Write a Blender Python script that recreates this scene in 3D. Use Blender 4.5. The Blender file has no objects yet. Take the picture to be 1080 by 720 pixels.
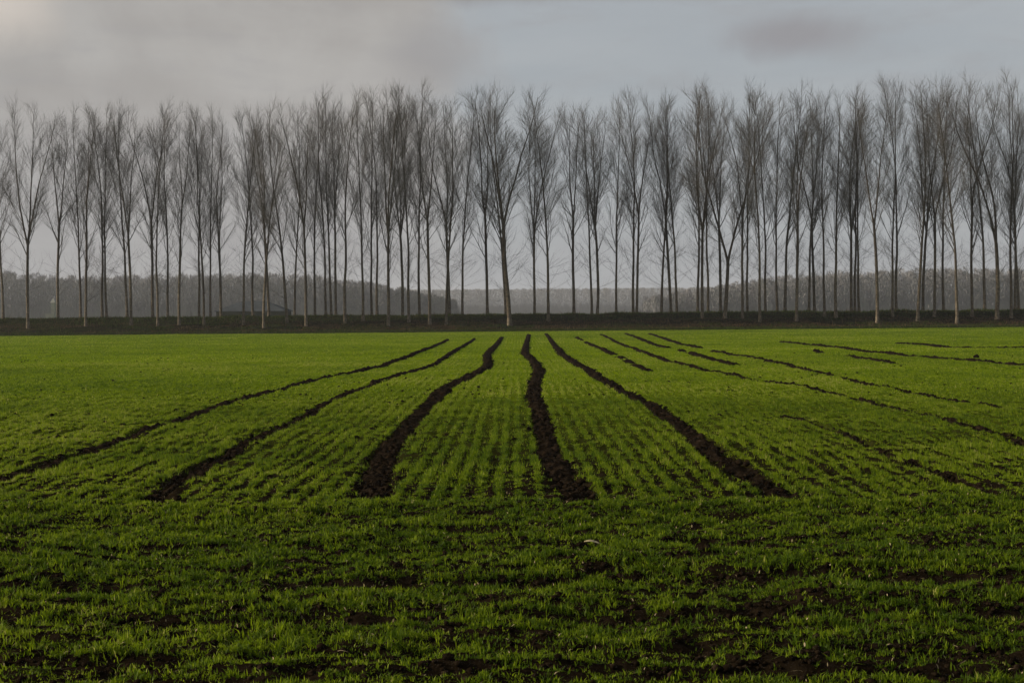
import bpy, math, random
import numpy as np
from mathutils import Vector, Matrix

rad = math.radians
# ------------------------------------------------------------------ camera
scene = bpy.context.scene
COL = scene.collection
cam_d = bpy.data.cameras.new('camera')
cam_d.lens = 50; cam_d.sensor_width = 36; cam_d.clip_start = 0.1; cam_d.clip_end = 6000
cam = bpy.data.objects.new('camera', cam_d); COL.objects.link(cam)
cam.matrix_world = (Matrix.Translation((0, 0, 1.7)) @ Matrix.Rotation(rad(0.229), 4, 'Z')
                    @ Matrix.Rotation(rad(90 - 1.05), 4, 'X') @ Matrix.Rotation(rad(-0.5), 4, 'Z'))
scene.camera = cam

# ------------------------------------------------------------------ light
SUN_AZ, SUN_EL = 92.0, 19.0          # degrees to the left of the view, height above the horizon
sun_d = bpy.data.lights.new('sun', 'SUN')
sun_d.energy = 5.0; sun_d.angle = rad(0.8); sun_d.color = (1.0, 0.86, 0.68)
sun = bpy.data.objects.new('sun', sun_d); COL.objects.link(sun)
sdir = Vector((-math.sin(rad(SUN_AZ)) * math.cos(rad(SUN_EL)), math.cos(rad(SUN_AZ)) * math.cos(rad(SUN_EL)), math.sin(rad(SUN_EL))))
sun.rotation_euler = sdir.to_track_quat('Z', 'Y').to_euler()

vs = scene.view_settings
vs.view_transform = 'Standard'; vs.look = 'None'; vs.exposure = 0.30; vs.gamma = 1.0; vs.use_curve_mapping = False

# ------------------------------------------------------------------ node helpers
class NT:
    def __init__(s, tree):
        s.t = tree; s.n = tree.nodes; s.l = tree.links
    def node(s, typ, **kw):
        n = s.n.new(typ)
        for k, v in kw.items(): setattr(n, k, v)
        return n
    def put(s, sock, v):
        if isinstance(v, bpy.types.NodeSocket): s.l.new(v, sock)
        elif v is not None: sock.default_value = v
    def math(s, op, a, b=None, c=None, clamp=False):
        n = s.node('ShaderNodeMath', operation=op, use_clamp=clamp)
        s.put(n.inputs[0], a); s.put(n.inputs[1], b); s.put(n.inputs[2], c)
        return n.outputs[0]
    def mix(s, f, a, b, blend='MIX'):
        n = s.node('ShaderNodeMix', data_type='RGBA', blend_type=blend)
        s.put(n.inputs[0], f)
        for i, v in ((6, a), (7, b)):
            s.put(n.inputs[i], tuple(v) + (1,) if isinstance(v, (tuple, list)) and len(v) == 3 else v)
        return n.outputs[2]
    def noise(s, vec, scale, detail=4, rough=.55, dist=0):
        n = s.node('ShaderNodeTexNoise'); s.put(n.inputs['Vector'], vec)
        n.inputs['Scale'].default_value = scale; n.inputs['Detail'].default_value = detail
        n.inputs['Roughness'].default_value = rough; n.inputs['Distortion'].default_value = dist
        return n.outputs['Fac']
    def ramp(s, v, a, b):            # smooth step from a to b
        n = s.node('ShaderNodeMapRange', interpolation_type='SMOOTHSTEP')
        s.put(n.inputs[0], v); n.inputs[1].default_value = a; n.inputs[2].default_value = b
        return n.outputs[0]
    def vmath(s, op, a, b=None):
        n = s.node('ShaderNodeVectorMath', operation=op); s.put(n.inputs[0], a)
        if b is not None: s.put(n.inputs[1], b)
        return n.outputs[0] if op not in ('DOT_PRODUCT', 'LENGTH', 'DISTANCE') else n.outputs[1]

# ------------------------------------------------------------------ world: winter sky with a cloud deck
world = bpy.data.worlds.new('World'); scene.world = world; world.use_nodes = True
w = NT(world.node_tree); w.n.clear()
sky = w.node('ShaderNodeTexSky', sky_type='NISHITA', sun_disc=False)
sky.sun_elevation = rad(SUN_EL); sky.sun_rotation = rad(360 - SUN_AZ)
sky.air_density = 1.0; sky.dust_density = 2.0; sky.altitude = 0
tc = w.node('ShaderNodeTexCoord')
D = tc.outputs['Generated']
sx = w.node('ShaderNodeSeparateXYZ'); w.l.new(D, sx.inputs[0])
X, Y, Z = sx.outputs
# a flat cloud layer overhead: direction divided by its height
zz = w.math('ADD', w.math('MAXIMUM', Z, 0.0), 0.10)
cv = w.node('ShaderNodeCombineXYZ')
w.l.new(w.math('DIVIDE', X, zz), cv.inputs[0]); w.l.new(w.math('DIVIDE', Y, zz), cv.inputs[1])
n1 = w.noise(cv.outputs[0], 1.1, 6, .55, .3)
n2 = w.noise(D, 11.0, 7, .6, .4)
def blob(c, sx_, sz_, amp=1.0, warp=.05):   # a cloud that hangs round one direction
    nn = w.math('MULTIPLY', w.math('SUBTRACT', n2, .5), warp * 9)
    dx = w.math('DIVIDE', w.math('ADD', w.math('SUBTRACT', X, c[0]), w.math('MULTIPLY', nn, sx_ * 4)), sx_)
    dz = w.math('DIVIDE', w.math('ADD', w.math('SUBTRACT', Z, c[1]), w.math('MULTIPLY', nn, sz_ * 4)), sz_)
    r = w.math('SQRT', w.math('ADD', w.math('MULTIPLY', dx, dx), w.math('MULTIPLY', dz, dz)))
    front = w.math('GREATER_THAN', Y, 0.0)
    return w.math('MULTIPLY', w.math('MULTIPLY', w.math('SUBTRACT', 1.0, w.ramp(r, .2, 1.25)), amp), front)
skyc = w.vmath('SCALE', sky.outputs[0]); skyc.node.inputs[3].default_value = 0.10
# thin veil everywhere, thicker deck on the left
veil = w.mix(w.ramp(n1, .3, .7), (.335, .355, .375), (.375, .39, .405))
base = w.mix(.86, skyc, veil)
edge = w.math('ADD', X, w.math('MULTIPLY', w.math('SUBTRACT', n2, .5), .14))
deck = w.math('SUBTRACT', 1.0, w.ramp(edge, -.075, -.005))
deckc = w.mix(w.ramp(w.math('ADD', w.math('MULTIPLY', n1, .5), w.math('MULTIPLY', n2, .5)), .38, .62), (.325, .308, .292), (.39, .375, .358))
c1 = w.mix(w.math('MULTIPLY', deck, .9), base, deckc)
c1 = w.mix(blob((0.19, .188), .056, .016, .95), c1, (.268, .266, .280))
c1 = w.mix(blob((0.02, .226), .17, .014, .9), c1, (.25, .242, .245))
c1 = w.mix(blob((-.055, .182), .040, .030, .7), c1, (.285, .278, .28))
c1 = w.mix(blob((-.35, .205), .06, .035, .8), c1, (.56, .51, .46))
c1 = w.mix(w.math('MULTIPLY', w.ramp(w.noise(w.vmath('MULTIPLY', D, (9.0, 9.0, 34.0)), 1.0, 7, .62, .6), .48, .72), .30), c1, (.29, .288, .295))
low = w.math('SUBTRACT', 1.0, w.ramp(Z, .0, .16))
c1 = w.mix(w.math('MULTIPLY', low, .6), c1, (.315, .320, .335))
bg = w.node('ShaderNodeBackground'); w.l.new(c1, bg.inputs[0]); bg.inputs[1].default_value = 0.93
wo = w.node('ShaderNodeOutputWorld'); w.l.new(bg.outputs[0], wo.inputs[0])

# ------------------------------------------------------------------ numeric helpers
rng = np.random.default_rng(7)
random.seed(11)
def hash2(ix, iy, seed):
    h = (ix.astype(np.int64) * 374761393 + iy.astype(np.int64) * 668265263 + seed * 1442695041) & 0xFFFFFFFF
    h = ((h ^ (h >> 13)) * 1274126177) & 0xFFFFFFFF
    return ((h ^ (h >> 16)) & 0xFFFFFF) / float(0xFFFFFF)
def vnoise(x, y, scale, seed=0):
    x = np.asarray(x, float) / scale; y = np.asarray(y, float) / scale
    ix = np.floor(x); iy = np.floor(y); fx = x - ix; fy = y - iy
    fx = fx * fx * (3 - 2 * fx); fy = fy * fy * (3 - 2 * fy)
    a = hash2(ix, iy, seed); b = hash2(ix + 1, iy, seed); c = hash2(ix, iy + 1, seed); d = hash2(ix + 1, iy + 1, seed)
    return (a + (b - a) * fx) * (1 - fy) + (c + (d - c) * fx) * fy
def sstep(v, a, b):
    t = np.clip((np.asarray(v, float) - a) / (b - a), 0, 1); return t * t * (3 - 2 * t)

def link(name, me, mat, parent=None, smooth=False):
    if mat: me.materials.append(mat)
    if smooth: me.polygons.foreach_set('use_smooth', np.ones(len(me.polygons), bool))
    o = bpy.data.objects.new(name, me); COL.objects.link(o)
    if parent: o.parent = parent
    return o
def np_mesh(name, verts, faces, k, tint=None):      # faces: array (n, k)
    me = bpy.data.meshes.new(name)
    verts = np.asarray(verts, np.float32).reshape(-1, 3); faces = np.asarray(faces, np.int32).reshape(-1, k)
    me.vertices.add(len(verts)); me.vertices.foreach_set('co', verts.ravel())
    me.loops.add(faces.size); me.loops.foreach_set('vertex_index', faces.ravel())
    me.polygons.add(len(faces)); me.polygons.foreach_set('loop_start', np.arange(0, faces.size, k, dtype=np.int32))
    if tint is not None:
        at = me.attributes.new('tint', 'FLOAT', 'POINT'); at.data.foreach_set('value', np.asarray(tint, np.float32))
    me.update(calc_edges=True); me.validate()
    return me
def tag(o, label=None, cat=None, group=None, kind=None):
    if label: o['label'] = label
    if cat: o['category'] = cat
    if group: o['group'] = group
    if kind: o['kind'] = kind
    return o
def empty(name, loc, rz=0.0):
    o = bpy.data.objects.new(name, None); o.empty_display_size = .3; COL.objects.link(o)
    o.location = loc; o.rotation_euler = (0, 0, rz); return o

# ------------------------------------------------------------------ materials
def mat(name):
    m = bpy.data.materials.new(name); m.use_nodes = True
    t = NT(m.node_tree); b = t.n['Principled BSDF']; return m, t, b
def obj_vec(t):
    return t.node('ShaderNodeTexCoord').outputs['Object']

def soil_material():
    m, t, b = mat('soil')
    v = obj_vec(t)
    n = t.noise(v, 9, 6, .65); n3 = t.noise(v, 1.1, 4, .6)
    c = t.mix(t.ramp(n, .3, .72), (.005, .0036, .0023), (.015, .0105, .0065))
    c = t.mix(t.math('MULTIPLY', t.ramp(t.noise(v, 14, 3, .6), .5, .75), .7), c, (.036, .025, .016))
    t.put(b.inputs['Base Color'], c); b.inputs['Roughness'].default_value = .95
    b.inputs['Specular IOR Level'].default_value = 0
    bu = t.node('ShaderNodeBump'); bu.inputs['Strength'].default_value = .7; bu.inputs['Distance'].default_value = .02
    t.put(bu.inputs['Height'], t.noise(v, 30, 5, .7)); t.put(b.inputs['Normal'], bu.outputs[0])
    return m
def ground_material():
    m, t, b = mat('field_ground')
    v = obj_vec(t)
    s = t.node('ShaderNodeSeparateXYZ'); t.l.new(v, s.inputs[0])
    n = t.noise(v, 9, 6, .65); n2 = t.noise(v, .35, 4, .6)
    soil = t.mix(t.ramp(n, .3, .72), (.005, .0036, .0022), (.015, .0105, .006))
    crop = t.mix(t.ramp(n2, .3, .7), (.086, .132, .004), (.122, .172, .005))
    far = t.ramp(s.outputs[1], 13, 42)          # the crop closes over the soil away from the headland
    t.put(b.inputs['Base Color'], t.mix(far, soil, crop)); b.inputs['Roughness'].default_value = .95
    b.inputs['Specular IOR Level'].default_value = 0
    bu = t.node('ShaderNodeBump'); bu.inputs['Strength'].default_value = .6; bu.inputs['Distance'].default_value = .02
    t.put(bu.inputs['Height'], t.noise(v, 28, 5, .7)); t.put(b.inputs['Normal'], bu.outputs[0])
    return m
def leaf_material(name, ca, cb, cc, transl=.4, rough=.5, spec=.25):
    m, t, b = mat(name)
    a = t.node('ShaderNodeAttribute', attribute_name='tint').outputs['Fac']
    c = t.mix(t.ramp(a, 0, .75), ca, cb); c = t.mix(t.ramp(a, .86, 1.0), c, cc)
    t.put(b.inputs['Base Color'], c); b.inputs['Roughness'].default_value = rough
    b.inputs['Specular IOR Level'].default_value = spec
    tr = t.node('ShaderNodeBsdfTranslucent'); t.put(tr.inputs[0], c)
    mx = t.node('ShaderNodeMixShader'); mx.inputs[0].default_value = transl
    out = t.n['Material Output']
    t.l.new(b.outputs[0], mx.inputs[1]); t.l.new(tr.outputs[0], mx.inputs[2]); t.l.new(mx.outputs[0], out.inputs[0])
    return m
def bark_material():
    m, t, b = mat('poplar_bark')
    v = obj_vec(t)
    s = t.node('ShaderNodeSeparateXYZ'); t.l.new(v, s.inputs[0])
    r = t.node('ShaderNodeObjectInfo').outputs['Random']
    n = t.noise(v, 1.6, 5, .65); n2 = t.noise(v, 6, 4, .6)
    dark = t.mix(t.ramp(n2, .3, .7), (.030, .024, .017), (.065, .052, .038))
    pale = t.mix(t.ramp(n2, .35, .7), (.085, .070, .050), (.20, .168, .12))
    top = t.math('MULTIPLY_ADD', r, 6.0, 2.5)                         # paler foot up to a height of its own
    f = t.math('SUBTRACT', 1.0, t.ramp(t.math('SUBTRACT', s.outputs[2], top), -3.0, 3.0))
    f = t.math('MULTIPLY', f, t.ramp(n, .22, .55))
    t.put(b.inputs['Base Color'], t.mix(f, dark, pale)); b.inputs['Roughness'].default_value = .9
    b.inputs['Specular IOR Level'].default_value = .05
    return m
def flat_mat(name, col, rough=.9, var=.35, scale=3.0, spec=0.0):
    m, t, b = mat(name)
    n = t.noise(obj_vec(t), scale, 5, .6)
    lo = tuple(c * (1 - var) for c in col); hi = tuple(c * (1 + var) for c in col)
    t.put(b.inputs['Base Color'], t.mix(t.ramp(n, .3, .7), lo, hi)); b.inputs['Roughness'].default_value = rough
    b.inputs['Specular IOR Level'].default_value = spec
    return m
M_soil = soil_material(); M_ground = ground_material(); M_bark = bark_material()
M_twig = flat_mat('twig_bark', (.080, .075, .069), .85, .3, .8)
M_wheat = leaf_material('wheat_leaf', (.048, .090, .003), (.188, .258, .007), (.32, .32, .08), .5, .55, .12)
M_bankgrass = leaf_material('bank_grass', (.014, .026, .004), (.036, .054, .009), (.11, .09, .04), .1, .8, 0)
M_litter = leaf_material('leaf_litter', (.034, .022, .012), (.085, .055, .030), (.12, .085, .05), .1, .8, 0)
M_bank = flat_mat('bank_earth', (.012, .013, .005), .95, .45, 1.2)
M_wood_hazed = leaf_material('hazed_bare_wood', (.135, .135, .140), (.20, .20, .205), (.24, .235, .23), 0, .9, .1)  # part of the distance haze is put into this pale bluish albedo
M_straw_glint = flat_mat('straw_glint', (.27, .22, .13), .7, .3, 8)
M_straw = flat_mat('dry_straw', (.44, .37, .22), .7, .35, 40)

# ------------------------------------------------------------------ tracks (metres: across, away)
TRACKS = [
 # points, width, fresh (0..1)
 ([(-5.6,13.8),(-5.48,14.97),(-5.47,16.81),(-5.59,19.59),(-5.69,24.6),(-5.65,30.6),(-5.36,37.1),(-4.62,47.0),(-4.60,51.6),(-4.58,64.3),(-4.86,98.4)], .27, .95, 'dark wheel track nearest the left edge of the field'),
 ([(-3.46,12.9),(-3.55,15.27),(-3.72,19.42),(-3.65,24.1),(-3.7,31.4),(-3.38,40.2),(-2.89,47.4),(-2.95,58.1),(-3.11,101.4)], .22, .97, 'thin dark wheel track second from the left'),
 ([(-1.33,12.83),(-1.52,15.12),(-1.65,17.4),(-1.71,20.14),(-1.7,23.89),(-1.66,27.76),(-1.66,33.13),(-1.35,38.56),(-1.03,46.13),(-1.03,49.71),(-1.31,60.31),(-1.29,74.28),(-1.2,108)], .33, 1, 'broad dark wheel track left of the central one'),
 ([(0.56,12.72),(0.54,13.91),(0.44,15.44),(0.37,18.21),(0.38,23.21),(0.31,29.74),(0.45,36.56),(0.66,42.67),(0.60,51.3),(0.30,62.77),(0.52,86.06),(0.99,123.46)], .34, 1, 'broad cloddy central wheel track running straight away'),
 ([(2.49,12.6),(2.43,14.41),(2.34,16.83),(2.41,19.73),(2.48,23.18),(2.4,27.8),(2.25,31.67),(2.13,37.32),(2.1,43.82),(1.88,60.77),(2.57,128)], .32, 1, 'broad dark wheel track right of the central one'),
 ([(3.79,41.3),(3.99,52.5),(4.06,64.8),(4.38,105.9)], .30, .7, 'short faint wheel track starting halfway down the field'),
 ([(6.45,17.2),(6.72,20.4),(6.8,23.5),(6.54,26.6),(6.56,31.4),(6.01,35.5),(5.56,40.9),(5.35,52.2),(5.78,76),(7.02,119.6)], .22, 1, 'long wheel track crossing the right half of the field'),
 ([(4.52,12.5),(4.5,13.4),(4.43,14.35),(4.4,15.6),(4.43,16.9),(4.48,18.5),(4.55,20.5),(4.47,23.8)], .17, .90, 'pale brown broken track in the lower right of the field'),
 ([(7.27,69),(7.94,85.7),(9.44,124)], .36, .72, 'faint short track at the far end, nearest the long right track'),
 ([(8.77,68.5),(9.62,88),(11.39,122.9)], .36, .72, 'faint short track at the far end, farther right'),
 ([(7,45.9),(7.1,52.8),(7.48,65.3)], .34, .7, 'short dark dash of track right of the long right track'),
 ([(8.68,23.5),(8.49,26.4),(8.44,29.2),(8.21,33.7),(8.56,40.3),(8.61,45.5),(8.7,53.5),(8.6,63.3)], .18, 1, 'thin broken track running off the right edge'),
 ([(15.59,42.3),(15.3,47.5),(14.65,50.7),(14.87,58.1),(15.14,70.2),(15.77,85.1)], .30, 1, 'dark uneven track high on the right beside the clod'),
 ([(12.1,45.5),(12.28,51.4),(12.93,61.8)], .25, .7, 'faint short track below the uneven right one'),
 ([(23.5,64.9),(20.04,66.3),(20.8,77.2)], .6, .75, 'faint dark strip at the far right of the field'),
]
def resample(pts, step):
    p = np.array(pts, float); d = np.r_[0, np.cumsum(np.hypot(*np.diff(p, axis=0).T))]
    # smooth curve through the points
    n = max(4, int(d[-1] / step)); s = np.linspace(0, d[-1], n)
    x = np.interp(s, d, p[:, 0]); y = np.interp(s, d, p[:, 1])
    k = max(1, int(n * .012)); ker = np.ones(2 * k + 1) / (2 * k + 1)
    xs = np.convolve(np.pad(x, k, mode='edge'), ker, 'valid')
    return xs, y
TR_DENSE = []
for pts, wd, fr, lab in TRACKS:
    x, y = resample(pts, .10); TR_DENSE.append((x, y, wd, fr))
def track_field(x, y):
    """how much bare wheel track lies at x, y: 1 inside, 0 outside"""
    m = np.zeros_like(x)
    for tx, ty, wd, fr in TR_DENSE:
        o = np.argsort(ty)
        cx = np.interp(y, ty[o], tx[o]); inside = (y > ty.min() - .1) & (y < ty.max() + .2)
        ww = wd * (.8 + .45 * vnoise(x * 0 + cx * 3, y, .7, 5))
        d = np.abs(x - cx + .10 * (vnoise(x, y, .16, 9) - .5)) / (ww * .5)
        a = (1 - sstep(d, .8, 1.25)) * inside
        if fr < .95:
            a = a * sstep(vnoise(x * 0, y, 2.2 if wd < .45 else 4, 13 + int(wd * 100)), .75 - fr * .85, .95 - fr * .85)
        m = np.maximum(m, a)
    return m
def headland(y, x=0):                # 1 in the cross-sown strip near the camera
    return 1 - sstep(y + .5 * (vnoise(np.asarray(x, float), np.asarray(y, float), 1.3, 40) - .5), 12.3, 13.2)
CROSS = [(6.1, .08, .9), (6.62, .08, .9), (7.13, .10, 1.0), (8.03, .12, 1.0), (9.13, .15, 1.0), (10.5, .12, .85), (11.3, .10, .6)]   # cross tracks, bare strips standing in for shaded row gaps: distance, half width, strength
def cross_field(x, y):
    m = np.zeros_like(x)
    for cy, hw, s in CROSS:
        c = cy + .22 * (vnoise(x, x * 0 + cy, 1.6, 21) - .5) + .02 * x
        a = (1 - sstep(np.abs(y - c) / hw, .45, 1.25)) * s
        m = np.maximum(m, a * sstep(vnoise(x, x * 0 + cy * 7, .9, 23) + .35 * vnoise(x, y, .2, 24), .18, .55))
    return m
def height(x, y):
    x = np.asarray(x, float); y = np.asarray(y, float)
    near = 1 - sstep(y, 25, 70)
    h = (vnoise(x, y, .45, 1) - .5) * .055 + (vnoise(x, y, .13, 2) - .5) * .050 * near + (vnoise(x, y, .05, 3) - .5) * .014 * near
    h += (vnoise(x, y, 3.0, 4) - .5) * .06 + (vnoise(x, y, 17.0, 6) - .5) * .10 * sstep(y, 16, 30)
    h *= np.where(y < 147, 1, .3)
    return h
def ground_h(x, y):
    return height(x, y) - .045 * track_field(x, y) * (1 - sstep(y, 30, 60)) - .05 * cross_field(x, y) + .05 * np.exp(-((y - 12.35) / .40) ** 2) + .03 * np.exp(-((y - 8.5) / .22) ** 2) + .03 * np.exp(-((y - 9.75) / .3) ** 2)

# ------------------------------------------------------------------ ground: one sheet to the horizon
def axis(core, grow, out):
    a = list(core); st = a[1] - a[0]; hi = a[-1]; lo = a[0]
    up = []; s = core[-1] - core[-2]
    while hi < out: s *= grow; hi += s; up.append(min(hi, out))
    dn = []; s = core[1] - core[0]
    while lo > -out: s *= grow; lo -= s; dn.append(max(lo, -out))
    return np.array(dn[::-1] + a + up)
xs = axis(np.arange(-8.0, 8.001, .032), 1.06, 2400)
ys = [4.6]
while ys[-1] < 2400: ys.append(ys[-1] + max(.03, ys[-1] * .0055))
lo = [4.6 - .06 * 1.25 ** i for i in range(1, 36) if 4.6 - .06 * 1.25 ** i > -160]
ys = np.array(sorted(lo) + ys)
GX, GY = np.meshgrid(xs, ys)
GZ = ground_h(GX, GY) * (np.abs(GX) < 120) * (np.abs(GY) < 320)
nx, ny = len(xs), len(ys)
V = np.stack([GX, GY, GZ], -1).reshape(-1, 3)
ii = (np.arange(ny - 1)[:, None] * nx + np.arange(nx - 1)[None, :]).ravel()
me = np_mesh('ground', V, np.stack([ii, ii + 1, ii + nx + 1, ii + nx], -1), 4)
ground = tag(link('ground', me, M_ground, smooth=True), 'flat winter wheat field reaching to the tree rows', kind='structure')

# ------------------------------------------------------------------ wheel tracks: rough ribbons of bare clods
for (pts, wd, fr, lab) in TRACKS:
    far = np.mean([p[1] for p in pts])
    x0, y0 = resample(pts, .035 if far < 60 else .12)
    na = 15
    u = np.linspace(-1, 1, na)
    hw = wd * .5 * (.75 + .5 * vnoise(x0, y0, .6, 31))
    PX = x0[:, None] + u[None, :] * hw[:, None] * 1.15; PY = np.repeat(y0[:, None], na, 1)
    prof = np.clip(1 - np.abs(u) ** 4, 0, 1)[None, :]
    broken = sstep(vnoise(PX * 0, PY, 2.2 if wd < .45 else 4, 13 + int(wd * 100)), .75 - fr * .85, .95 - fr * .85) if fr < .95 else np.ones_like(PX)
    lift = .012 + .034 * sstep(PY, 18, 42)
    clod = (vnoise(PX, PY, .12, 32) - .45) * .10 + (vnoise(PX, PY, .05, 33) - .5) * .05
    PZ = ground_h(PX, PY) + (lift + clod) * prof * broken - .03 * (1 - prof * broken)
    n = len(x0); ii = (np.arange(n - 1)[:, None] * na + np.arange(na - 1)[None, :]).ravel()
    me = np_mesh('wheel_track', np.stack([PX, PY, PZ], -1), np.stack([ii, ii + 1, ii + na + 1, ii + na], -1), 4)
    tag(link('wheel_track', me, M_soil), lab, kind='structure')

# ------------------------------------------------------------------ winter wheat
def blades(name, x, y, L, wdt, seg, m, lean=.45, tint=None, z=None, label=None):
    n = len(x); z = ground_h(x, y) if z is None else z
    ph = rng.uniform(0, 2 * np.pi, n); be = np.abs(rng.normal(0, lean, n)); th = rng.uniform(0, np.pi, n)
    dx = np.cos(ph) * be * L; dy = np.sin(ph) * be * L
    wx = np.cos(th) * wdt * .5; wy = np.sin(th) * wdt * .5
    base = np.stack([x, y, z - .01], -1); wv = np.stack([wx, wy, wx * 0], -1)
    up = np.stack([dx * 0, dx * 0, L], -1); ln = np.stack([dx, dy, -.35 * be * L], -1)
    t = rng.random(n) if tint is None else tint
    if seg == 2:
        mid = base + up * .55 + ln * .30; tip = base + up * .95 + ln
        P = np.stack([base - wv * .7, base + wv * .7, mid - wv, mid + wv, tip], 1)
        F = np.array([[0, 1, 3], [0, 3, 2], [2, 3, 4]]); k = 5
    else:
        tip = base + up + ln
        P = np.stack([base - wv, base + wv, tip], 1); F = np.array([[0, 1, 2]]); k = 3
    faces = (np.arange(n)[:, None, None] * k + F[None]).reshape(-1, 3)
    me = np_mesh(name, P, faces, 3, np.repeat(t, k))
    return link(name, me, m)
def scatter(y0, y1, dens, margin=1.5, slope=.385):
    """random points over the wedge of field the camera can see, a little wider"""
    n = int(dens * (y1 - y0) * (2 * margin + slope * (y0 + y1)))
    y = rng.uniform(y0, y1, int(n * 1.6)); half = margin + slope * y
    keep = rng.random(len(y)) < half / (margin + slope * y1); y = y[keep]; half = half[keep]
    return rng.uniform(-1, 1, len(y)) * half, y
ROW = .19
def to_rows(x, y):
    hl = headland(y, x) > .5
    jx = (np.round(x / ROW) + rng.normal(0, .11, len(x))) * ROW + (vnoise(x * 0 + np.round(x / ROW) * 3.7, y, 2.5, 93) - .5) * .07
    jy = (np.round(y / ROW) + rng.normal(0, .17, len(x))) * ROW
    free = rng.random(len(x)) < np.where(hl, .35, .14)
    return np.where(hl | free, x, jx), np.where(hl & ~free, jy, y)
def cover(x, y):
    return vnoise(x, y * 2.6, .50, 51) * .20 + vnoise(x, y * 2.2, .17, 52) * .40 + vnoise(x, y * 1.5, .08, 53) * .40
def keep_wheat(x, y, bare=.0):
    tr = track_field(x, y); cr = cross_field(x, y)
    patch = cover(x, y)
    front = 1 - sstep(y, 7.0, 12.5)
    thr = .32 + .045 * front + .015 * (1 - sstep(y, 14, 30)) - .06 * sstep(y, 16, 40)
    p = sstep(patch, thr - .07, thr + .07)
    band = np.exp(-((y - 12.2) / .6) ** 2)          # the strip where the drill turned is sown double
    p = np.maximum(p, band * .9)
    p = p * (1 - tr) * (1 - cr * .92)
    return rng.random(len(x)) < p
def tint_of(x, y):
    return np.clip(.15 + .55 * rng.random(len(x)) + .45 * (vnoise(x, y, 2.5, 61) - .5) + .35 * (vnoise(x, y, 11, 62) - .5) + np.where(rng.random(len(x)) < .02, .5, 0), 0, 1)
ZONES = [(5.0, 9.0, 5400, (.022, .060), .0066, 2), (9.0, 15.0, 5200, (.024, .060), .0074, 2), (15, 28, 2700, (.032, .066), .0125, 1),
         (28, 55, 640, (.035, .060), .022, 1), (55, 100, 75, (.035, .060), .045, 1), (100, 149.5, 34, (.035, .06), .075, 1)]
for (a, b, dn, (l0, l1), wdt, seg) in ZONES:
    per = 6 if seg == 2 else 3 if b < 30 else 1
    x, y = scatter(a, b, dn / per)
    x, y = to_rows(x, y)
    k = keep_wheat(x, y); x, y = x[k], y[k]
    vig = rng.uniform(.65, 1.25, len(x)) * (.45 + 1.0 * vnoise(x, np.where(y > 13, y * .3, y), .22, 91)); tn = np.clip(tint_of(x, y) + .5 * (vnoise(x, y, .13, 92) - .5), 0, 1)
    x, y, vig, tn = (np.repeat(q, per) for q in (x, y, vig, tn))
    if per > 1: x = x + rng.normal(0, .009, len(x)); y = y + rng.normal(0, .009, len(x))
    L = rng.uniform(l0, l1, len(x)) * vig; W = wdt * rng.uniform(.6, 1.25, len(x))
    o = blades('winter_wheat', x, y, L, W, seg, M_wheat, .75 if seg == 2 else .5, np.clip(tn + rng.normal(0, .18, len(x)), 0, 1))
    where = 'close to the viewer' if b < 10 else 'before the ends of the wheel tracks' if b < 16 else 'between the near ends of the wheel tracks' if b < 30 else 'over the middle of the field' if b < 60 else 'beyond the middle of the field' if b < 101 else 'at the far end of the field'
    tag(o, 'short green winter wheat ' + where, 'wheat', 'winter wheat crop', 'stuff')

# ------------------------------------------------------------------ clods of soil, bits of straw and painted glints
def lump(seed, sub):
    import bmesh
    bm = bmesh.new(); bmesh.ops.create_icosphere(bm, subdivisions=sub, radius=1)
    r = random.Random(seed)
    v = np.array([q.co[:] for q in bm.verts]); f = np.array([[q.index for q in fc.verts] for fc in bm.faces]); bm.free()
    s = seed * 17
    k = 1 + .55 * (vnoise(v[:, 0] * 3 + s, v[:, 1] * 3 + v[:, 2] * 2, 1.1, seed) - .5) + .4 * (vnoise(v[:, 2] * 3 + s, v[:, 0] * 4, .7, seed + 3) - .5)
    return v * k[:, None] * np.array([1, .85, .7]), f
LUMPS = [lump(i, 2) for i in range(6)]; CRUMBS = [lump(i + 30, 1) for i in range(6)]
def clods(name, x, y, size, label, shapes=LUMPS):
    Vs, Fs, off = [], [], 0
    z = ground_h(x, y); which = rng.integers(0, 6, len(x)); a = rng.uniform(0, 6.28, len(x))
    for q in range(6):
        v, f = shapes[q]; s = which == q
        c, sn = np.cos(a[s])[:, None], np.sin(a[s])[:, None]
        P = np.stack([v[None, :, 0] * c - v[None, :, 1] * sn, v[None, :, 0] * sn + v[None, :, 1] * c, np.repeat(v[None, :, 2], s.sum(), 0)], -1) * size[s][:, None, None]
        P += np.stack([x[s], y[s], z[s] + size[s] * .25], -1)[:, None, :]
        Vs.append(P.reshape(-1, 3)); Fs.append((np.arange(s.sum())[:, None, None] * len(v) + f[None] + off).reshape(-1, 3)); off += s.sum() * len(v)
    me = np_mesh(name, np.concatenate(Vs), np.concatenate(Fs), 3)
    return tag(link(name, me, M_soil), label, 'soil', None, 'stuff')
x, y = scatter(5.0, 13, 700); k = rng.random(len(x)) < .05 + .9 * cross_field(x, y) + .8 * (1 - sstep(cover(x, y), .30, .48)); x, y = x[k], y[k]
clods('soil_clods', x, y, np.clip(rng.gamma(1.5, .0055, len(x)) + .004, 0, .030), 'crumbly dark soil clods in the near cross tracks', CRUMBS)
cx, cy = [], []
for tx, ty, wd, fr in TR_DENSE:
    if ty.min() > 60: continue
    n = int((min(ty.max(), 75) - ty.min()) * 120 * fr); yy = ty.min() + (min(ty.max(), 75) - ty.min()) * rng.random(n)
    o = np.argsort(ty); xx = np.interp(yy, ty[o], tx[o]) + rng.normal(0, wd * .30, n)
    cx.append(xx); cy.append(yy)
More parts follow.
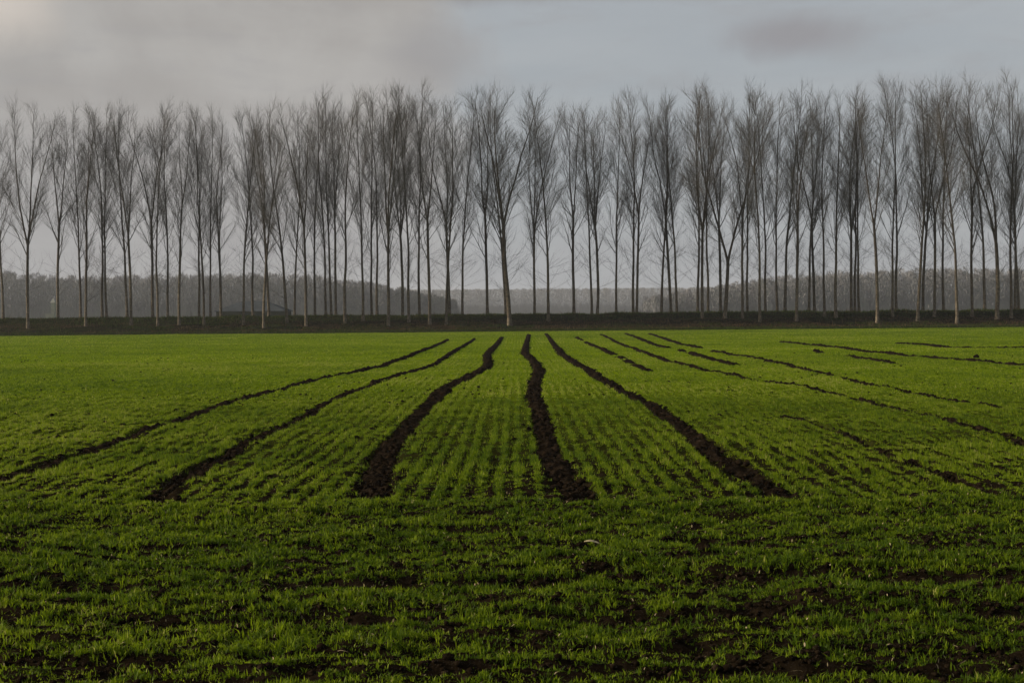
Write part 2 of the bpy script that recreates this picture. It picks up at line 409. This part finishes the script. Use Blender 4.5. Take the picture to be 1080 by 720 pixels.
x = np.concatenate(cx); y = np.concatenate(cy); k = track_field(x, y) > .15; x, y = x[k], y[k]
clods('soil_clods', x, y, np.clip(rng.gamma(2.0, .009, len(x)) + .009, 0, .05), 'crumbly brown clods churned up along the wheel tracks', CRUMBS)
x, y = scatter(13, 60, 3.2); k = (vnoise(x, y, 3.0, 75) > .5) & (rng.random(len(x)) < 1 - sstep(y, 16, 50) * .85); x, y = x[k], y[k]
clods('soil_clods', x, y, np.clip(rng.gamma(2.0, .008, len(x)) + .012, 0, .04), 'scattered dark clods lying among the wheat rows')
x, y = scatter(5.2, 14, 14)  # straw bits, thickened to stand in for glints in the crop
blades('straw_glint_bits', x, y, rng.uniform(.012, .03, len(x)), rng.uniform(.004, .009, len(x)), 2, M_straw_glint, 1.6, z=ground_h(x, y) + rng.uniform(.015, .05, len(x)))
tag(bpy.data.objects['straw_glint_bits'], 'tiny pale straw bits and painted glints scattered in the near crop', 'straw', None, 'stuff')

def lone_clod(x, y, s, label, seed, zs=1.0):
    v, f = lump(seed, 3)
    me = np_mesh('soil_clod', v * s * np.array([1, 1, zs]), f, 3)
    o = link('soil_clod', me, M_soil); o.location = (x, y, float(ground_h(np.array([x]), np.array([y]))[0]) + s * .35)
    tag(o, label, 'clod')
lone_clod(16.2, 50.3, .095, 'largest dark clod standing up beside the far right track', 21, 1.5)
lone_clod(1.29, 9.9, .055, 'black clod in the near wheat right of the pale leaf', 22)
lone_clod(3.55, 12.75, .05, 'small black clod between the ends of the right-hand tracks', 23)
# the pale dry leaf
v = []; f = []
for i in range(9):
    t = i / 8; wd = .012 * math.sin(math.pi * min(1, t * .93 + .05)) ** .7
    for s in (-1, 0, 1): v.append((t * .12 - .06, s * wd, .010 * math.sin(t * 4) + (.006 if s else 0)))
for i in range(8):
    for s in range(2): a = i * 3 + s; f.append((a, a + 1, a + 4, a + 3))
o = link('dry_leaf', np_mesh('dry_leaf', v, f, 4), M_straw)
sm = o.modifiers.new('thickness', 'SOLIDIFY'); sm.thickness = .002
o.location = (.53, 10.33, float(ground_h(np.array([.53]), np.array([10.33]))[0]) + .075); o.rotation_euler = (.5, .1, .15)
tag(o, 'pale dry leaf lying on the near wheat right of centre', 'leaf')

# ------------------------------------------------------------------ bank with ditch edge
BX0, BX1 = -150.0, 150.0
BP = [(148.6, -.2), (149.6, .02), (150.4, .14), (151.6, .10), (153.0, .26), (155.5, .62), (158.0, .98), (160.5, 1.42), (162.3, 1.76), (163.5, 1.80), (165.5, 1.70), (170, 1.55), (178, 1.2), (190, .3), (193, -.2)]
def bank_z(x, y):
    b = np.interp(y, [p[0] for p in BP], [p[1] for p in BP])
    return b + ((vnoise(x, y, 2.2, 81) - .5) * .22 + (vnoise(x, y, .8, 82) - .5) * .10) * sstep(b, .0, .5)
bx = np.arange(BX0, BX1 + .01, .6); by = np.concatenate([np.arange(148.6, 166, .4), np.arange(166, 193.5, 1.5)])
QX, QY = np.meshgrid(bx, by); QZ = bank_z(QX, QY)
nx = len(bx); ii = (np.arange(len(by) - 1)[:, None] * nx + np.arange(nx - 1)[None]).ravel()
tag(link('bank', np_mesh('bank', np.stack([QX, QY, QZ], -1), np.stack([ii, ii + 1, ii + nx + 1, ii + nx], -1), 4), M_bank, smooth=True),
    'low dark earth bank along the far edge of the field', kind='structure')
def on_bank(n, ya, yb):
    x = rng.uniform(-75, 75, n); y = rng.uniform(ya, yb, n); return x, y
x, y = on_bank(85000, 152.4, 171); k = (y > 158.4) | (vnoise(x, y * 1.5, 2.6, 86) > .55); x, y = x[k], y[k]
o = blades('bank_grass', x, y, rng.uniform(.08, .30, len(x)) * (.6 + .8 * vnoise(x, y, 3, 83)), rng.uniform(.03, .09, len(x)), 1, M_bankgrass, .5, z=bank_z(x, y))
tag(o, 'dark rough grass along the top of the bank and in tufts down its face', 'grass', None, 'stuff')
x, y = on_bank(26000, 149.0, 152.6)
o = blades('ditch_grass', x, y, rng.uniform(.06, .22, len(x)) + .38 * np.clip(vnoise(x, y, 1.4, 89) - .55, 0, 1), rng.uniform(.03, .08, len(x)), 1, M_bankgrass, .5, z=bank_z(x, y))
tag(o, 'dark rough grass in the ditch at the field edge', 'grass', None, 'stuff')
x, y = on_bank(2600, 149.4, 164); k = vnoise(x, y, 4, 88) > .45; x, y = x[k], y[k]
o = blades('dry_weeds', x, y, rng.uniform(.25, .7, len(x)), rng.uniform(.03, .06, len(x)), 1, M_litter, .35, z=bank_z(x, y))
tag(o, 'sparse dead brown weed stems standing on the bank', 'weeds', None, 'stuff')
x, y = on_bank(60000, 152.2, 159.5); k = vnoise(x, y * 2, 5, 85) > .30; x, y = x[k], y[k]
o = blades('leaf_litter', x, y, rng.uniform(.05, .14, len(x)), rng.uniform(.05, .14, len(x)), 1, M_litter, 1.0, z=bank_z(x, y))
tag(o, 'brown fallen leaves covering the face of the bank', 'leaves', None, 'stuff')

# ------------------------------------------------------------------ bare poplars
class Tubes:
    def __init__(s): s.v = []; s.f = []
    def add(s, pts, radii, k):
        pts = np.asarray(pts, float); n = len(pts); o = len(s.v)
        tan = np.gradient(pts, axis=0); tan /= np.linalg.norm(tan, axis=1)[:, None] + 1e-9
        ref = np.array([1., .13, .07]) if abs(tan[0, 0]) < .8 else np.array([.1, 1., 0])
        a = np.cross(tan, ref); a /= np.linalg.norm(a, axis=1)[:, None] + 1e-9
        b = np.cross(tan, a)
        for i in range(n):
            for j in range(k):
                t = 2 * math.pi * j / k
                s.v.append(pts[i] + (a[i] * math.cos(t) + b[i] * math.sin(t)) * radii[i])
        for i in range(n - 1):
            for j in range(k):
                p = o + i * k + j; q = o + i * k + (j + 1) % k
                s.f.append((p, q, q + k)); s.f.append((p, q + k, p + k))
    def mesh(s, name): return np_mesh(name, np.array(s.v), np.array(s.f), 3)

def poplar(seed, kind, H=26.0, r0=.185):
    r = random.Random(seed)
    T, C = Tubes(), Tubes()
    def unit(v): v = np.asarray(v, float); return v / (np.linalg.norm(v) + 1e-9)
    def grow(p, d, length, n, up, wob):          # a curving line that turns upward
        pts = [np.array(p, float)]; d = unit(d)
        for i in range(n):
            d = unit(d + np.array([r.gauss(0, wob), r.gauss(0, wob), up + r.gauss(0, wob * .5)]))
            pts.append(pts[-1] + d * length / n)
        return np.array(pts)
    def at(pts, t):
        q = t * (len(pts) - 1); i = min(int(q), len(pts) - 2); return pts[i] + (pts[i + 1] - pts[i]) * (q - i), unit(pts[i + 1] - pts[i])
    def side(d, ang, az):
        ref = unit(np.cross(d, [math.cos(az), math.sin(az), .01])); return unit(d * math.cos(ang) + ref * math.sin(ang))
    stems = []
    def stem(base, d, length, ra, rb, n=12, up=.06, wob=.03):
        pts = grow(base, d, length, n, up, wob); t = np.linspace(0, 1, len(pts))
        stems.append((pts, ra, rb)); return pts, ra + (rb - ra) * t ** .85
    lean = (r.gauss(0, .011), r.gauss(0, .011), 1)
    if kind == 'single':
        pts, rr = stem((0, 0, -.4), lean, H, r0, .018, 22, .05, .022); rr[0] *= 1.4; T.add(pts, rr, 8)
    else:
        hf = H * {'fork': r.uniform(.42, .52), 'lowfork': r.uniform(.26, .36), 'multi': r.uniform(.36, .46)}[kind]
        pts = grow((0, 0, -.4), lean, hf, 9, .05, .02); rr = np.linspace(r0, r0 * .74, len(pts)); rr[0] *= 1.4
        T.add(pts, rr, 8); stems.append((pts, r0, r0 * .74))
        top = pts[-1]; az = r.uniform(0, 6.28); k = 3 if kind == 'multi' else 2
        for i in range(k):
            ang = r.uniform(.09, .19) * (1.15 if kind == 'multi' else 1); a = az + i * 6.283 / k + r.gauss(0, .25)
            q, rr = stem(top - np.array([0, 0, .15]), (math.cos(a) * math.sin(ang), math.sin(a) * math.sin(ang), math.cos(ang)), (H - hf) * r.uniform(.86, 1.02), r0 * .60, .018, 14, .035, .035)
            T.add(q, rr, 6)
    def twig(p, d, L, rr, n=3): 
        q = grow(p, d, L, n, .16, .10); C.add(q, np.linspace(rr, rr * .45, n + 1), 3); return q
    def branch(p, d, L, ra, lev):
        n = max(3, int(L / .9)); q = grow(p, d, L, n, .085 if lev == 1 else .06, .085)
        C.add(q, np.linspace(ra, .007, n + 1), 4 if ra > .035 else 3)
        if lev == 1:
            m = int(L * 1.8) + 2
            for i in range(m):
                t = .16 + .82 * (i + r.random()) / m; pp, dd = at(q, t)
                branch(pp, side(dd, r.uniform(.25, .65), r.uniform(0, 6.28)), max(.8, L * (1.05 - t) * r.uniform(.35, .65) + .5), max(.011, ra * (1 - t) * .5), 2)
        else:
            m = int(L * 3.0) + 2
            for i in range(m):
                t = .15 + .85 * (i + r.random()) / m; pp, dd = at(q, t)
                twig(pp, side(dd, r.uniform(.3, .7), r.uniform(0, 6.28)), r.uniform(.6, 1.7) * (.6 + .4 * min(1, L / 2)), r.uniform(.0042, .0066))
    lo_h = H * r.uniform(.20, .36)
    for pts, ra, rb in stems:
        L = np.linalg.norm(np.diff(pts, axis=0), axis=1).sum(); nb = int(L * (1.75 if kind == 'single' else 1.25))
        for i in range(nb):
            t = (i + r.random()) / nb; p, d = at(pts, t); h = p[2]
            if h < lo_h * .42: continue
            rad_here = ra + (rb - ra) * t ** .85
            if h < lo_h:
                [branch(p, side(d, r.uniform(.5, 1.4), r.uniform(0, 6.28)), r.uniform(1.3, 4.2), .013, 2) for _ in range(2)]
                continue
            env = min(1.0, .85 + (h - lo_h) / (H * .25)) * min(1, (H - h) / (H * .44) + .20)
            BL = (6.4 if kind == 'single' else 5.6) * env * r.uniform(.5, 1.2)
            ang = r.uniform(.28, .68) if h < H * .7 else r.uniform(.2, .6)
            branch(p, side(d, ang, r.uniform(0, 6.28)), max(.8, BL), min(.085, max(.018, rad_here * r.uniform(.30, .50))), 1)
    return T.mesh('trunk'), C.mesh('crown')
KINDS = ['single'] * 6 + ['fork'] * 6 + ['multi'] * 4 + ['lowfork'] * 2
PROTO = {}
for i, kd in enumerate(KINDS):
    tm, cm = poplar(100 + i * 7, kd)
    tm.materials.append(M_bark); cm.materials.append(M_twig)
    PROTO.setdefault(kd, []).append((tm, cm))
# (pixel column, foot row) of every trunk, measured off the bank: front trees show their foot on the near slope
FRONT = [(29,346,1.1,'multi'),(90,344,.9,'fork'),(138,343,1.0,'fork'),(166,343,.85,'single'),(189,343,.9,'fork'),(215,343,.8,'single'),(257,342,.95,'single'),(278,346,.9,'multi'),(303,341,1.1,'single'),
 (323,344,.9,'fork'),(364,341,1.1,'single'),(383,339,.9,'single'),(409.5,344,1.05,'multi'),(431.5,340,.9,'single'),(453.5,343,.95,'fork'),(471,343,1.05,'single'),(538,343,1.35,'multi'),(578.5,338,1.1,'single'),
 (741,336,.95,'multi'),(764.5,336,1.35,'lowfork'),(783,335,.9,'fork'),(801.5,339,.95,'single'),(840,339,1.05,'fork'),(869.5,334,.85,'single'),(881.5,335,1.15,'single'),(925,341,1.05,'fork'),(941,334,.85,'single'),
 (967.5,339,1.1,'single'),(985,333.5,.85,'fork'),(1009,341,1.05,'single'),(1025,334,.9,'fork'),(1051,337,1.3,'lowfork'),(1066,335,.95,'single')]
BACK = [(3,.95,'single'),(61,.95,'fork'),(85,.95,'single'),(108,1,'single'),(112.5,.8,'single'),(134,1.05,'single'),(161,1,'fork'),(177,.85,'single'),(210,.9,'single'),(222,.8,'single'),(233,1,'lowfork'),(267,.95,'single'),(284,.9,'fork'),
 (311,.85,'single'),(332.5,.9,'single'),(344,.8,'single'),(349.5,.8,'single'),(354.5,.85,'fork'),(392.5,.9,'single'),(398,.85,'single'),(425,.95,'multi'),(443,.9,'single'),(474.5,1,'fork'),(488,.9,'single'),(514.5,1.05,'fork'),(534,.9,'single'),
 (564,.95,'multi'),(605.5,1,'fork'),(624.5,.9,'single'),(630,1.05,'multi'),(650,.95,'single'),(668,1,'single'),(671.5,.9,'fork'),(698,1,'single'),(708,1,'fork'),(714,.85,'single'),(736,1,'single'),(747,.85,'single'),(760,.9,'fork'),(788.5,.85,'single'),
 (807.5,.9,'single'),(820,.85,'single'),(828,1.1,'single'),(853,.95,'single'),(859,.9,'fork'),(898,1,'multi'),(901.5,.9,'single'),(906,.85,'single'),(945,1,'single'),(973,.95,'multi'),(995,.9,'single'),(1038,1,'single'),(1070,.9,'fork'),(1074,.85,'single')]
TOPX = [-80, 0, 60, 130, 200, 290, 330, 390, 450, 480, 540, 600, 655, 690, 720, 790, 850, 920, 955, 990, 1050, 1160]
TOPY = [110, 108, 110, 110, 112, 112, 103, 95, 90, 98, 92, 107, 105, 100, 95, 92, 97, 97, 83, 88, 80, 80]
F = 1500.0
def col_x(px, dist): return (px - 546) / F * dist
ORD = ['first','second','third','fourth','fifth','sixth','seventh','eighth','ninth','tenth','eleventh','twelfth','thirteenth','fourteenth','fifteenth','sixteenth','seventeenth','eighteenth','nineteenth','twentieth',
       'twenty-first','twenty-second','twenty-third','twenty-fourth','twenty-fifth','twenty-sixth','twenty-seventh','twenty-eighth']
LOOK = {'single': 'bare poplar with one straight trunk', 'fork': 'bare poplar with forked trunk', 'multi': 'bare poplar splitting into three stems', 'lowfork': 'bare poplar forked low down'}
cnt = {}
def place(px, dist, zb, girth, kind, label):
    ytop = np.interp(px, TOPX, TOPY) + rng.uniform(-4, 9)
    yh = 332.5 - (px - 540) * .00873
    Htree = (yh - ytop) / F * dist + 1.7 - zb
    cnt[kind] = cnt.get(kind, -1) + 1
    tm, cm = PROTO[kind][cnt[kind] % len(PROTO[kind])]
    sc = Htree / 26.6; g = sc * girth if girth > 1 else sc * (girth * .5 + .5)
    o = empty('poplar_tree', (col_x(px, dist), dist, zb), rng.uniform(0, 6.28)); o.scale = (g, g, sc)
    tag(o, label, 'tree', 'bare poplars along the bank')
    link('trunk', tm, None, o); link('crown', cm, None, o)
def thick(g): return 'stout ' if g >= 1.3 else 'slim ' if g <= .85 else ''
def labels(items, row, n):
    out = []
    for i, (px, g, kd) in enumerate(items):
        s = thick(g) + LOOK[kd]
        lft = i < (n + 1) // 2
        k = i if lft else n - 1 - i
        out.append(f"{s}, {ORD[k] + ' ' if k else 'outermost '}from the {'left' if lft else 'right'} {row}")
    return out
fl = labels([(a, g, k) for a, _, g, k in FRONT], 'on the bank slope', len(FRONT))
for (px, fy, g, kd), lb in zip(FRONT, fl):
    yh = 332.5 - (px - 540) * .00873
    # foot row -> distance up the slope
    best = min(np.arange(152.5, 162.6, .1), key=lambda d: abs((1.7 - float(np.interp(d, [p[0] for p in BP], [p[1] for p in BP]))) * F / d - (fy - yh)))
    x = col_x(px, best); place(px, best, float(bank_z(np.array([x]), np.array([best]))[0]), g, kd, lb)
bl = labels(BACK, 'behind the bank top', len(BACK))
for (px, g, kd), lb in zip(BACK, bl):
    dist = 166.5 + rng.uniform(-.8, .8); x = col_x(px, dist)
    place(px, dist, float(bank_z(np.array([x]), np.array([dist]))[0]), g, kd, lb)

# ------------------------------------------------------------------ far-off woods (bare, one grey mass each, haze partly in the colour)
def wood(name, x0, x1, y0, ranks, step, hfun, label, seed, twigs=150, flat=False):
    r = np.random.default_rng(seed)
    Vs, Fs, Ts = [], [], []; off = 0
    for k in range(ranks):
        xs_ = np.arange(x0, x1, step) + r.uniform(-.45, .45, len(np.arange(x0, x1, step))) * step
        for xc in xs_:
            yc = y0 + k * step * 1.3 + r.uniform(-1, 1); H = float(hfun(xc)) * (r.uniform(.97, 1.01) if flat else r.uniform(.86, 1.04))
            n = twigs; t = r.random(n) ** .8
            h = H * (.06 + .90 * t); rad_ = (.30 if flat else .23) * H * np.sin(np.pi * np.clip(t * .62 + .30, 0, 1)) * r.random(n) ** .5
            a = r.uniform(0, 6.28, n); bx_ = xc + np.cos(a) * rad_; by_ = yc + np.sin(a) * rad_
            L = r.uniform(.6, 1.6, n); tilt = .35
            tip = np.stack([bx_ + np.cos(a) * L * tilt, by_ + np.sin(a) * L * tilt, np.minimum(h + L, H * 1.02)], -1)
            wdt = r.uniform(.08, .20, n) * (1.3 if flat else 1); th = r.uniform(0, 3.14, n)
            wv = np.stack([np.cos(th) * wdt, np.sin(th) * wdt, wdt * 0], -1); b0 = np.stack([bx_, by_, h], -1)
            Vs.append(np.stack([b0 - wv, b0 + wv, tip], 1).reshape(-1, 3)); Fs.append(np.arange(n * 3).reshape(-1, 3) + off); off += n * 3
            Ts.append(np.repeat(r.random(n), 3))
            # trunk, three flat-sided
            q = r.uniform(.12, .22); ring = np.array([[math.cos(u), math.sin(u), 0] for u in (0, 2.1, 4.2)])
            tv = np.concatenate([ring * q + [xc, yc, -.2], ring * .04 + [xc + r.uniform(-.4, .4), yc, H * .92]])
            Vs.append(tv); Fs.append(np.array([[0, 1, 4], [0, 4, 3], [1, 2, 5], [1, 5, 4], [2, 0, 3], [2, 3, 5]]) + off); off += 6; Ts.append(np.full(6, .2))
            # brush at its foot
            m_ = twigs // 2; bx2 = xc + r.uniform(-1, 1, m_) * step * .7; by2 = yc + r.uniform(-1, 1, m_) * step; hh = r.uniform(.8, 7.0, m_) * r.uniform(.4, 1) * (H / 12)
            wv = np.stack([r.uniform(.15, .45, m_), m_ * [0], m_ * [0]], -1); b0 = np.stack([bx2, by2, hh * 0 - .1], -1)
            Vs.append(np.stack([b0 - wv, b0 + wv, b0 + np.stack([r.normal(0, .4, m_), r.normal(0, .4, m_), hh], -1)], 1).reshape(-1, 3))
            Fs.append(np.arange(m_ * 3).reshape(-1, 3) + off); off += m_ * 3; Ts.append(np.repeat(r.random(m_) * .3, 3))
    me = np_mesh(name, np.concatenate(Vs), np.concatenate(Fs), 3, np.concatenate(Ts))
    return tag(link(name, me, M_wood_hazed), label, 'wood', None, 'stuff')
def hp(table, dist):      # treeline heights from measured rows
    px = [t[0] for t in table]; z = [(332.5 - (t[0] - 540) * .00873 - t[1]) / F * dist + 1.7 for t in table]
    return lambda x: np.interp(x, [(p - 546) / F * dist for p in px], z)
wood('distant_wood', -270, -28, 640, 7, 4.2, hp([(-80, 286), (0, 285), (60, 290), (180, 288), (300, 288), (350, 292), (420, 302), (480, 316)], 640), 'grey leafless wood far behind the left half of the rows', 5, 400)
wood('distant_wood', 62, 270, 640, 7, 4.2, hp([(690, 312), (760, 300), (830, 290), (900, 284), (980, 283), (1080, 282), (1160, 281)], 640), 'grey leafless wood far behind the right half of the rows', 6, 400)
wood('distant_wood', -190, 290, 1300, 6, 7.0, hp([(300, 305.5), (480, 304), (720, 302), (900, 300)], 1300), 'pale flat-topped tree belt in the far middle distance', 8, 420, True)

# ------------------------------------------------------------------ low barn and pale tower far behind the trunks
def box_faces(o): return [(o, o+1, o+5, o+4), (o+1, o+2, o+6, o+5), (o+2, o+3, o+7, o+6), (o+3, o, o+4, o+7), (o+4, o+5, o+6, o+7)]
def quads(name, v, f, m, parent):
    me = bpy.data.meshes.new(name); me.from_pydata([tuple(p) for p in v], [], f); me.update(); return link(name, me, m, parent)
M_roof = flat_mat('dark_roof', (.048, .055, .060), .8, .2, .6); M_wall = flat_mat('barn_wall', (.055, .055, .052), .9, .3, .5); M_pale = flat_mat('pale_render', (.27, .27, .25), .85, .12, .4)
bn = tag(empty('barn', (-48.5, 262, 0)), 'low dark barn with a sloping blue-grey roof seen between the trunks', 'barn')
quads('wall', [(-6.2, -4, -.2), (6.2, -4, -.2), (6.2, 4, -.2), (-6.2, 4, -.2), (-6.2, -4, 2.9), (6.2, -4, 2.9), (6.2, 4, 2.9), (-6.2, 4, 2.9)], box_faces(0), M_wall, bn)
quads('roof', [(-6.7, -4.5, 2.85), (6.7, -4.5, 2.85), (6.7, 4.5, 2.85), (-6.7, 4.5, 2.85), (-2.2, 0, 4.75), (2.2, 0, 4.75)], [(0, 1, 5, 4), (1, 2, 5), (2, 3, 4, 5), (3, 0, 4), (3, 2, 1, 0)], M_roof, bn)
quads('door', [(-1.6, -4.05, -.1), (1.6, -4.05, -.1), (1.6, -4.01, -.1), (-1.6, -4.01, -.1), (-1.6, -4.05, 2.5), (1.6, -4.05, 2.5), (1.6, -4.01, 2.5), (-1.6, -4.01, 2.5)], box_faces(0), M_roof, bn)
tw = tag(empty('tower', (-104.5, 320, 0)), 'narrow pale tower far behind the trunks on the left', 'tower')
def prism(a, z0, z1, cx=0): return [(cx - a, -a, z0), (cx + a, -a, z0), (cx + a, a, z0), (cx - a, a, z0), (cx - a, -a, z1), (cx + a, -a, z1), (cx + a, a, z1), (cx - a, a, z1)]
quads('base', prism(1.0, -.2, 3.0, -.5), box_faces(0), M_pale, tw)
quads('shaft', prism(.42, 2.6, 5.4), box_faces(0), M_pale, tw)
quads('cap', [(-.6, -.6, 5.4), (.6, -.6, 5.4), (.6, .6, 5.4), (-.6, .6, 5.4), (0, 0, 6.6)], [(0, 1, 4), (1, 2, 4), (2, 3, 4), (3, 0, 4), (3, 2, 1, 0)], M_pale, tw)

# ------------------------------------------------------------------ winter haze
HZ = prism(2500, -1.5, 34)
me = bpy.data.meshes.new('haze'); me.from_pydata(HZ, [], box_faces(0) + [(3, 2, 1, 0)]); me.update()
hm = bpy.data.materials.new('haze'); hm.use_nodes = True; ht = hm.node_tree; ht.nodes.clear()
pv = ht.nodes.new('ShaderNodeVolumePrincipled'); pv.inputs['Color'].default_value = (.84, .88, .95, 1); pv.inputs['Density'].default_value = .0002; pv.inputs['Anisotropy'].default_value = .2
ho = ht.nodes.new('ShaderNodeOutputMaterial'); ht.links.new(pv.outputs[0], ho.inputs['Volume'])
tag(link('haze', me, hm), 'thin grey winter haze over the field', 'haze', None, 'stuff')
